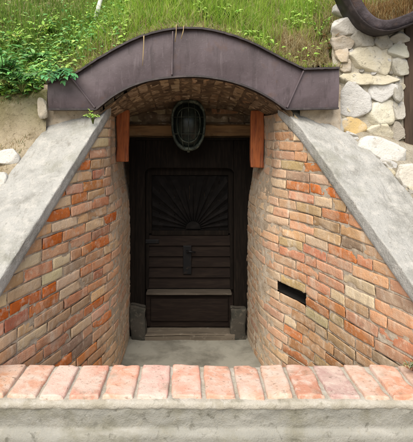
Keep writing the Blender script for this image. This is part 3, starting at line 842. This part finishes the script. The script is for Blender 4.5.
ST = [(350, 46, 389, 71, CRM, -.25), (354, 29, 374, 45, GRY, .2), (376, 32, 392, 50, GRY, .1), (392, 32, 409, 42, GRY, 0), (390, 43, 408, 58, (.42, .41, .33), .4), (392, 58, 408, 74, (.40, .38, .31), .2),
      (341, 73, 371, 84, (.54, .49, .36), .05), (370, 74, 398, 84, CRM, -.05), (341, 85, 369, 116, WHT, .12), (370, 85, 395, 101, WHT, .0), (369, 102, 395, 123, (.60, .57, .45), 0),
      (343, 117, 366, 138, YEL, .1), (368, 124, 393, 138, CRM, 0), (394, 76, 405, 100, GRY, 0), (395, 101, 405, 122, (.40, .38, .33), 0), (394, 123, 405, 140, (.34, .31, .26), 0), (340, 60, 352, 72, (.45, .38, .28), .2),
      (338, 117, 345, 137, GRY, 0), (334, 35, 353, 48, (.40, .34, .26), .1), (336, 47, 350, 61, (.46, .38, .28), -.1)]
for k, (x0, y0, x1, y1, c, r) in enumerate(ST):
    Y = RWY-.02; a = U(x0, y1, Y); b = U(x1, y0, Y); ctr = (a+b)/2
    rock(bm, (ctr.x, Y+.06, ctr.z), ((b.x-a.x)*.60, .10, (b.z-a.z)*.61), tuple(Vector(c)*random.uniform(.92, 1.08)), seed=k*3+1, rot=r*.6, p=6)
for k in range(26):            # small packing stones in the joints
    a = U(random.uniform(342, 405), random.uniform(40, 138), RWY); s = random.uniform(.012, .026)
    rock(bm, (a.x, RWY+.012, a.z), (s*1.3, .03, s), tuple(Vector(random.choice([CRM, GRY, WHT]))*random.uniform(.7, 1)), seed=100+k, rot=random.uniform(-1, 1))
obj('stones', bm, M['stone'], rw)
bm = newbm(); a = U(337, 142, RWY); b = U(406, 22, RWY)
P = [[Vector((lerp(a.x-.03, b.x, i/40), RWY+.012+.012*noise.noise(Vector((i*.35, j*.35, 4)))+.12*max(0, j/60-.9), lerp(a.z-.5, b.z, j/60)+.03*noise.noise(Vector((i*.2, 0, 4)))*j/60)) for j in range(61)] for i in range(41)]
grid(bm, P); grid(bm, [[Vector((b.x, RWY+.03, lerp(a.z-.5, b.z, j/10))), Vector((b.x, RWY+.4, lerp(a.z-.5, b.z, j/10)))] for j in range(11)])
bmesh.ops.recalc_face_normals(bm, faces=bm.faces[:]); obj('mortar', bm, M['rubble_mortar'], rw)

def ray(px, py):           # where the slope is met
    Y = 2.15
    while Y < 6:
        p = U(px, py, Y)
        if p.z <= hill(p.x, Y): return Y
        Y += .01
    return 6
def loose(px0, py0, px1, py1, Y, c, seed, rot, lab, dy=.08, grp=None):
    a = U(px0, py1, Y); b = U(px1, py0, Y); ctr = (a+b)/2
    bm = newbm(True); rock(bm, ctr, ((b.x-a.x)*.54, dy, (b.z-a.z)*.54), c, seed=seed, rot=rot, p=3)
    return tag(obj('stone', bm, M['stone'], None, loc=(ctr.x, ctr.y, a.z)), lab, 'stone', grp)
def bedded(x0, y0, x1, y1, *a, **k): loose(x0, y0, x1, y1, ray((x0+x1)/2, y1-2)+.02, *a, **k)
loose(334, 4, 361, 17, RWY+.10, (.62, .60, .55), 41, -.05, 'topmost white stone on the rubble wall at the edge of the grass')
loose(331, 17, 360, 35, RWY+.03, (.62, .60, .55), 44, .12, 'white stone just below the topmost one beside the grass')
loose(359, 138, 403, 166, 3.14, (.62, .60, .55), 47, -.18, 'large rounded white stone at the foot of the rubble wall')
bedded(397, 163, 418, 188, (.62, .58, .50), 51, -.4, 'cream stone at the right edge beside the sloping coping', dy=.05)
bedded(382, 176, 400, 187, (.50, .49, .45), 53, -.6, 'grey stone sunk in the slope under the large rounded white stone', dy=.04)
bedded(-4, 149, 19, 166, (.62, .60, .55), 61, .2, 'white stone bedded in the earth left of the left coping', dy=.05)
bedded(-8, 173, 7, 188, (.62, .60, .55), 64, .1, 'white stone at the left edge, lower on the earth slope', dy=.05)
bedded(15, 129, 27, 137, (.46, .40, .29), 66, .1, 'small brown stone in the earth under the leafy weeds', dy=.04)
loose(38, 98, 47, 118, FY+.02, (.52, .46, .36), 68, .08, 'upright pale stone at the left end of the purple fascia', dy=.05)

random.seed(9)
bm = newbm(True)
for k in range(46):
    t = random.random(); px = lerp(343, 412, t)+random.uniform(-8, 10); py = lerp(139, 204, t)+random.uniform(-9, 4)
    if px > 416: continue
    Y = ray(px, py); q = U(px, py, Y); s_ = random.uniform(.014, .045)
    if Y > RWY-.01: continue
    rock(bm, (q.x, q.y, q.z+.004), (s_*1.4, s_, s_*.7), tuple(Vector(random.choice([CRM, GRY, GRY, WHT, (.42, .40, .35)]))*random.uniform(.7, 1)), seed=200+k, rot=random.uniform(-.9, -.1), p=3.5)
obj('toe_rubble', bm, M['stone'], rw)

# ------------------------------------------------------------------ neighbouring cellar at the right edge
na = thing('roof_fascia', 'dark sheet-metal fascia of the neighbouring cellar curling at the top right corner', 'fascia', (1.65, 3.17, E+.78))
NY = 3.17
edge = catmull([Vector((U(x, y, NY).x, U(x, y, NY).z, 0)) for x, y in [(349, -22), (355, -8), (361, 4), (368, 14), (377, 20.5), (388, 22), (400, 18.5), (413, 13), (430, 2), (450, -10), (480, -20)]], 6)
bm = newbm(); P = []
for i, p in enumerate(edge):
    d = (edge[min(i+1, len(edge)-1)]-edge[max(i-1, 0)]).normalized(); n = Vector((d.y, -d.x, 0))
    if n.y > 0: n = -n
    P.append([Vector((p.x-n.x*.012, NY+.2, p.y-n.y*.012)), Vector((p.x-n.x*.012, NY-.012, p.y-n.y*.012)), Vector((p.x, NY-.016, p.y)), Vector((p.x+n.x*.03, NY-.004, p.y+n.y*.03)), Vector((p.x+n.x*.055, NY, p.y+n.y*.055)), Vector((p.x+n.x*.058, NY+.2, p.y+n.y*.058))])
grid(bm, P); bmesh.ops.recalc_face_normals(bm, faces=bm.faces[:]); obj('curved_panel', bm, M['sheet_old'], na)
bm = newbm(); P = []
for i, p in enumerate(edge):
    d = (edge[min(i+1, len(edge)-1)]-edge[max(i-1, 0)]).normalized(); n = Vector((d.y, -d.x, 0))
    if n.y > 0: n = -n
    a = p+n*.058; b = p+n*.070; P.append([Vector((a.x, NY-.018, a.y)), Vector((b.x, NY-.018, b.y)), Vector((b.x, NY+.2, b.y)), Vector((a.x, NY+.2, a.y)), Vector((a.x, NY-.018, a.y))])
grid(bm, P); bmesh.ops.recalc_face_normals(bm, faces=bm.faces[:]); obj('drip_edge', bm, M['sheet_edge'], na)
# soil bed held behind the neighbour's fascia
nb_ = thing('wooden_door', 'brown plank door of the neighbouring cellar cut off by the right edge', 'door', (1.75, 3.3, E-.45))
a = U(401, 182, 3.38); b = U(403, 26, 3.38)
bm = newbm(); box(bm, (a.x, 3.32, a.z-.2), (a.x+.11, 3.46, b.z), .01, .006, 4); obj('post', bm, M['browndoor'], nb_)
bm = newbm()
for k in range(6): box(bm, (a.x+.112+k*.15, 3.39, a.z-.2), (a.x+.258+k*.15, 3.43, b.z), .005)
obj('leaf', bm, M['browndoor'], nb_, smooth=False)
bm = newbm(); box(bm, (a.x-.02, 3.31, b.z+.002), (a.x+1.1, 3.48, b.z+.10), .01, .006, 4); obj('lintel', bm, M['darkwood'], nb_)

# ------------------------------------------------------------------ grass
def blade(bm, p, h, w, az, lean, colour, dz=0.0, seg=3):
    d = Vector((math.cos(az), math.sin(az), 0)); s = Vector((-d.y, d.x, 0))*w
    prev = None; L = bm.verts.layers.float_color['Col']
    for k in range(seg+1):
        t = k/seg; q = p+d*(lean*h*t*t)+Vector((0, 0, h*(t-.35*lean*t*t)))
        ww = (1-t)**.7 if k < seg else .06
        a, b = bm.verts.new(q-s*ww), bm.verts.new(q+s*ww)
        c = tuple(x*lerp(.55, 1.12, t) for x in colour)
        a[L] = b[L] = (*c, 1)
        if prev: bm.faces.new([prev[0], prev[1], b, a])
        prev = (a, b)
GREENS = [(.50, .70, .10), (.58, .72, .16), (.40, .62, .08), (.64, .74, .24), (.30, .52, .08)]
DRY = [(.64, .54, .30), (.54, .42, .22), (.68, .60, .38), (.42, .29, .15)]
random.seed(77)
bg = newbm(True); bd = newbm(True)
def dryness(x, Y):
    d = .12+.75*sstep(.30, .0, Y-FY-.12)*(.55+.9*noise.noise(Vector((x*2.2, Y*2.2, 3))))+.25*noise.noise(Vector((x*1.6, Y*2, 8)))
    if -1.05 < x < -.45: d += .40*sstep(.5, .05, Y-FY-.12)
    if x > .62: d += .85*sstep(.75, .25, Y-FY-.12)*sstep(.50, .80, x)
    return d
def bareness(x, Y): return noise.noise(Vector((x*3.1, Y*3.1, 12)))
cnt = 0
while cnt < 34000:
    x = random.uniform(-2.1, 1.75); Y = FY+.13+abs(random.gauss(0, .55)) if random.random() < .8 else random.uniform(FY+.13, 5.6)
    if Y > 5.6: continue
    if x > 1.03+.12*noise.noise(Vector((Y*4, 3, 3))) and Y < RWY+.28: continue
    if x < -1.03 and Y < FY+.16+.1*noise.noise(Vector((x*3, 1, 1))): continue
    if bareness(x, Y) > .42 and random.random() < .6: continue
    p = Vector((x, Y, hill(x, Y)-.01)); cnt += 1
    dr_ = dryness(x, Y)
    edge_ = sstep(.0, .22, Y-FY-.12)
    h = random.uniform(.05, .14)*lerp(.6, 1.25, edge_)*(1+.5*noise.noise(Vector((x*2.5, Y*2.5, 6)))); w = random.uniform(.0025, .0065)
    az = random.gauss(-1.6, 1.1); lean = random.uniform(.05, .75)
    if random.random() < dr_: blade(bd, p, h*random.uniform(.6, 1.1), w*.75, random.uniform(0, 6.3), lean*1.5, random.choice(DRY))
    else:
        c = Vector(random.choice(GREENS))*random.uniform(.75, 1.2)
        c = c.lerp(Vector((.09, .20, .05)), .5*sstep(-.5, -1.2, x))
        blade(bg, p, h, w, az, lean, tuple(c))
for _ in range(9000):         # thinner, coarser growth further out on the bank
    x = random.gauss(0, 2.8); Y = random.uniform(FY+.3, 8.5)
    if abs(x) < 1.6 and Y < 5 or (1.0 < x < 2.7 and Y < RWY+.5) or (x < -1 and Y < FY+.35): continue
    blade(bd if random.random() < .3 else bg, Vector((x, Y, hill(x, Y)-.01)), random.uniform(.07, .2), .006, random.uniform(0, 6.3), random.uniform(.1, .8), tuple(Vector(random.choice(GREENS))*random.uniform(.7, 1.1)))
for _ in range(2600):         # growth hanging forward over the metal lip
    p_ = random.choice(topline); x = p_.x+random.uniform(-.03, .03)
    if noise.noise(Vector((x*5, 2, 77))) < -.12: continue
    z = fasc_top(x)
    ln = random.uniform(.02, .075); c_ = random.choice(DRY+GREENS[:3]); Y = FY+random.uniform(-.02, .16)
    blade(bd, Vector((x, Y, z+.012)), ln, .0026, random.gauss(-1.57, .9), random.uniform(.3, 1.6), c_)
# thin straw on the earth strip left of the coping and over the neighbour's fascia
for _ in range(900):
    x = random.uniform(-1.5, -.9); Y = random.uniform(2.75, FY+.15)
    if x > wx(-1, Y)-.45: continue
    blade(bd, Vector((x, Y, hill(x, Y)-.005)), random.uniform(.02, .07), .0022, random.uniform(0, 6.3), random.uniform(.3, 1.3), random.choice(DRY+[(.14, .2, .05)]))
for _ in range(1500):
    px = random.uniform(362, 470); t = random.random(); q = U(px, 0, NY+.06+.25*t)
    zb_ = max([p.y for p in edge if abs(p.x-q.x) < .03] or [0]) if False else None
    best = min(edge, key=lambda p: abs(p.x-q.x))
    blade(bd, Vector((q.x, NY+.03+.25*t, best.y+.0+.25*t*.6)), random.uniform(.05, .16), .003, random.uniform(0, 6.3), random.uniform(.1, .9), random.choice([(.40, .24, .09), (.48, .33, .15), (.28, .15, .06), (.5, .42, .22)]))
tag(obj('grass', bg, M['grass']), kind='stuff'); tag(obj('dry_grass', bd, M['grass']), kind='stuff')
# soil behind the neighbour's fascia
bm = newbm(); P = []
for p in edge[6:]:
    P.append([Vector((p.x, NY+.02+.33*k/5, p.y-.005+.2*k/5+.015*noise.noise(Vector((p.x*9, k, 1))))) for k in range(6)])
V = grid(bm, P)
L = bm.verts.layers.float_color.new('Col')
for v in bm.verts: v[L] = (.16, .10, .05, 1)
bmesh.ops.recalc_face_normals(bm, faces=bm.faces[:])
obj('soil_bed', bm, M['ground'], na)

# ------------------------------------------------------------------ weeds
def leaf(bm, p, d, up, L, W, colour, droop=.3):
    d = d.normalized(); s = d.cross(up)
    if s.length < .01: s = Vector((1, 0, 0))
    s.normalize(); u = s.cross(d)
    prof = [(0, .0), (.15, .55), (.38, 1), (.62, .82), (.85, .38), (1, 0)]
    prev = None; Lc = bm.verts.layers.float_color['Col']
    for t, w in prof:
        c = p+d*(L*t)-u*(droop*L*t*t); ws = W*.5*w
        row = [bm.verts.new(c-s*ws+u*ws*.35), bm.verts.new(c), bm.verts.new(c+s*ws+u*ws*.35)]
        for k, v in enumerate(row): v[Lc] = tuple(x*(1.0 if k != 1 else 1.25) for x in colour)+(1,)
        if prev:
            bm.faces.new([prev[0], prev[1], row[1], row[0]]); bm.faces.new([prev[1], prev[2], row[2], row[1]])
        prev = row
def weed(px, py, Y, spread, height, nst, leafL, cols, label, sd, hang=0.0, dirx=0.0, fwd=0.0, name='weed', w=.55, lat=5):
    rnd = random.Random(sd); p0 = U(px, py, Y if Y < FY+.05 else ray(px, py))
    root = thing(name, label, 'plant', p0)
    bs = newbm(); bl = newbm(True)
    for k in range(nst):
        a = rnd.uniform(0, 6.28); r = spread*rnd.uniform(.3, 1); tip = p0+Vector((math.cos(a)*r+dirx, math.sin(a)*r*.6-.04-.3*hang-fwd, height*rnd.uniform(.5, 1)-hang*rnd.uniform(.3, 1)))
        mid = (p0+tip)/2+Vector((0, 0, height*.25+hang*.5))
        st = [p0, p0.lerp(mid, .6)+Vector((0, 0, .01)), mid, mid.lerp(tip, .6)+Vector((0, 0, .01)), tip]
        tube(bs, st, [.0035, .003, .0028, .0022, .0012], 5)
        for q in range(lat):
            t = (q+1)/lat; f = t*(len(st)-1); i = min(int(f), len(st)-2); b = st[i].lerp(st[i+1], f-i)
            dd = (st[i+1]-st[i]).normalized()
            for sgn in (-1, 1):
                side = dd.cross(Vector((0, -.3, 1))).normalized()*sgn
                ld = (side*rnd.uniform(.6, 1.1)+dd*rnd.uniform(.2, .8)+Vector((rnd.uniform(-.3, .3), rnd.uniform(-.5, .1), rnd.uniform(-.2, .35)))).normalized()
                ll = leafL*rnd.uniform(.65, 1.15)*(1.1-.35*t)
                c = tuple(x*rnd.uniform(.75, 1.2) for x in rnd.choice(cols))
                leaf(bl, b, ld, Vector((0, -.45, 1)).normalized(), ll, ll*w, c, rnd.uniform(.1, .5))
        c = tuple(x*1.15 for x in rnd.choice(cols)); leaf(bl, tip, (tip-mid), Vector((0, -.5, 1)).normalized(), leafL, leafL*w, c)
    obj('stems', bs, M['stem'], root); obj('leaves', bl, M['leaf'], root)
    return root
DG = [(.13, .32, .09), (.18, .42, .13), (.10, .25, .06), (.28, .50, .18)]
BG = [(.085, .27, .10), (.11, .33, .13), (.07, .21, .08)]
LG = [(.34, .52, .10), (.26, .44, .08), (.42, .58, .16)]
weed(57, 79.5, FY+.03, .12, .06, 13, .046, BG, 'bluish-green compound-leaved weed drooping over the left end of the fascia', 1, hang=.06, dirx=.07, fwd=.12, lat=6)
weed(93, 124, 3.15, .045, .10, 5, .026, LG, 'tiny bright weed sprouting at the top of the left coping', 2, lat=3)
weed(22, 92, 3.12, .20, .17, 18, .06, DG, 'broad leafy weed just left of the fascia end', 3)
weed(4, 84, 3.15, .20, .20, 18, .06, DG, 'dense dark green weed at the left edge of the photo', 4)
weed(36, 70, 3.36, .18, .18, 15, .055, DG, 'leafy weed above the left end of the fascia', 5)
weed(12, 58, 3.55, .22, .22, 16, .055, LG, 'light green bushy weed higher up on the left bank', 6)
weed(12, 92, 3.4, .15, .08, 12, .040, [(.22, .25, .05), (.12, .2, .05), (.3, .27, .06)], 'yellowish weed fringing the earth under the leafy weeds', 7)
weed(44, 42, 3.75, .20, .20, 14, .05, LG, 'pale green weed in the grass high above the left fascia end', 8)
weed(72, 52, 3.62, .10, .13, 5, .04, DG, 'small dark weed in dry grass left of the arch', 9)
weed(318, 46, 3.42, .10, .22, 5, .04, LG, 'thin stemmed weed in the grass right of the arch', 10, w=.4)
weed(330, 58, 3.26, .06, .16, 5, .035, [(.35, .24, .10), (.22, .2, .07), (.3, .14, .07)], 'brownish withered weed against the rubble stones', 11, w=.45)
weed(232, 22, 3.5, .12, .12, 5, .04, LG, 'low clover-like weed in the grass above the middle of the arch', 12, w=.8)
weed(410, 368, 2.22, .05, .035, 5, .022, [(.36, .31, .22), (.28, .25, .16)], 'straggly dry weed at the right end of the low wall', 13, w=.35)

for (pts, lab) in (([(143, 39, FY+.05), (144, 36, FY-.08), (143.5, 48, FY-.06), (143, 58, FY-.04), (142.5, 66, FY-.03)], 'thin straw stalk hanging over the left part of the arched fascia'),
                   ([(177, 27, FY+.06), (176.5, 25, FY-.07), (176, 34, FY-.06), (175, 42, FY-.04)], 'short straw stalk hanging over the crown of the arched fascia'),
                   ([(183, 28, FY+.05), (184, 26, FY-.06), (183, 32, FY-.05), (181, 39, FY-.04)], 'wispy straw stalk just right of the crown of the arched fascia')):
    bm = newbm(); q = [U(*a) for a in pts]; tube(bm, q, [.004, .0045, .004, .003, .0015][:len(q)], 6)
    tag(obj('straw_stalk', bm, M['drystem'], None, loc=q[0]), lab, 'straw stalk', 'straw hanging over the fascia')

random.seed(123)
bl = newbm(True); n_ = 0
while n_ < 5200:
    x = random.uniform(-1.9, 1.1); Y = FY+.16+abs(random.gauss(0, .45))
    if x > -.45 and (noise.noise(Vector((x*2.6, Y*2.6, 40))) < .18 or random.random() < .35): continue
    if -1.0 < x < -.5 and Y < FY+.35 and random.random() < .8: continue
    if x > .6 and Y < FY+.5 and random.random() < .8: continue
    if x < -.9 and random.random() < .35: Y = FY+.10+random.random()*.2
    n_ += 1
    hgt = random.uniform(.01, .13)*(1 if x < -.5 else .8)
    b_ = Vector((x, Y, hill(x, Y)+hgt)); az = random.uniform(0, 6.28)
    ln = random.uniform(.018, .052); cc = Vector(random.choice(DG+LG if x < -.5 else LG))*random.uniform(.7, 1.3)
    leaf(bl, b_, Vector((math.cos(az), math.sin(az)*.8-.35, random.uniform(-.35, .35))), Vector((0, -.6, 1)).normalized(), ln, ln*random.uniform(.4, .85), tuple(cc), random.uniform(0, .6))
tag(obj('ground_cover', bl, M['leaf']), kind='stuff')

# bleached stake leaning in the grass
q_ = ray(93, 26); a = U(93, 26, q_); b = U(103, -8, q_+.08)
bm = newbm(); tube(bm, [a-Vector((.02, 0, .08)), a.lerp(b, .35)+Vector((.006, 0, 0)), a.lerp(b, .7), b], [.022, .021, .019, .017], 10)
for v in bm.verts: v.co += Vector((nz(v.co, 18, 2), nz(v.co, 18, 6), 0))*.008
tag(obj('stake', bm, M['stake'], None, loc=a), 'whitish bleached stake leaning in the grass above the arch', 'stake')

# ------------------------------------------------------------------ light, sky, camera
w = bpy.data.worlds.new('World'); scn.world = w; w.use_nodes = True
nt = w.node_tree; bg_ = nt.nodes['Background']
sky = nt.nodes.new('ShaderNodeTexSky'); sky.sky_type = 'NISHITA'; sky.sun_disc = False
EL, AZ = R(50), R(200)
sky.sun_elevation = EL; sky.sun_rotation = AZ; sky.dust_density = 3.0; sky.air_density = 1.0; sky.ozone_density = .6
nt.links.new(sky.outputs[0], bg_.inputs['Color']); bg_.inputs['Strength'].default_value = .15
sd = bpy.data.lights.new('sun', 'SUN'); sd.energy = 4.7; sd.angle = R(60); sd.color = (1, .94, .84)
so = bpy.data.objects.new('sun', sd); C.objects.link(so)
dirv = Vector((math.sin(AZ)*math.cos(EL), math.cos(AZ)*math.cos(EL), math.sin(EL)))
so.rotation_euler = dirv.to_track_quat('Z', 'Y').to_euler(); so.location = (0, -3, 8)

cd = bpy.data.cameras.new('camera'); cam = bpy.data.objects.new('camera', cd); C.objects.link(cam)
cam.location = (0, 0, E); cam.rotation_euler = (R(90), 0, 0)
cd.sensor_fit = 'AUTO'; cd.sensor_width = 36; cd.lens = F/442*36
cd.shift_x = (206.5-CX)/442; cd.shift_y = -(221-CY)/442
cd.clip_start = .05; cd.clip_end = 500
scn.camera = cam
scn.cycles.max_bounces = 6; scn.cycles.diffuse_bounces = 3; scn.cycles.glossy_bounces = 2; scn.cycles.transmission_bounces = 3
scn.view_settings.view_transform = 'Standard'; scn.view_settings.look = 'None'; scn.view_settings.exposure = 0
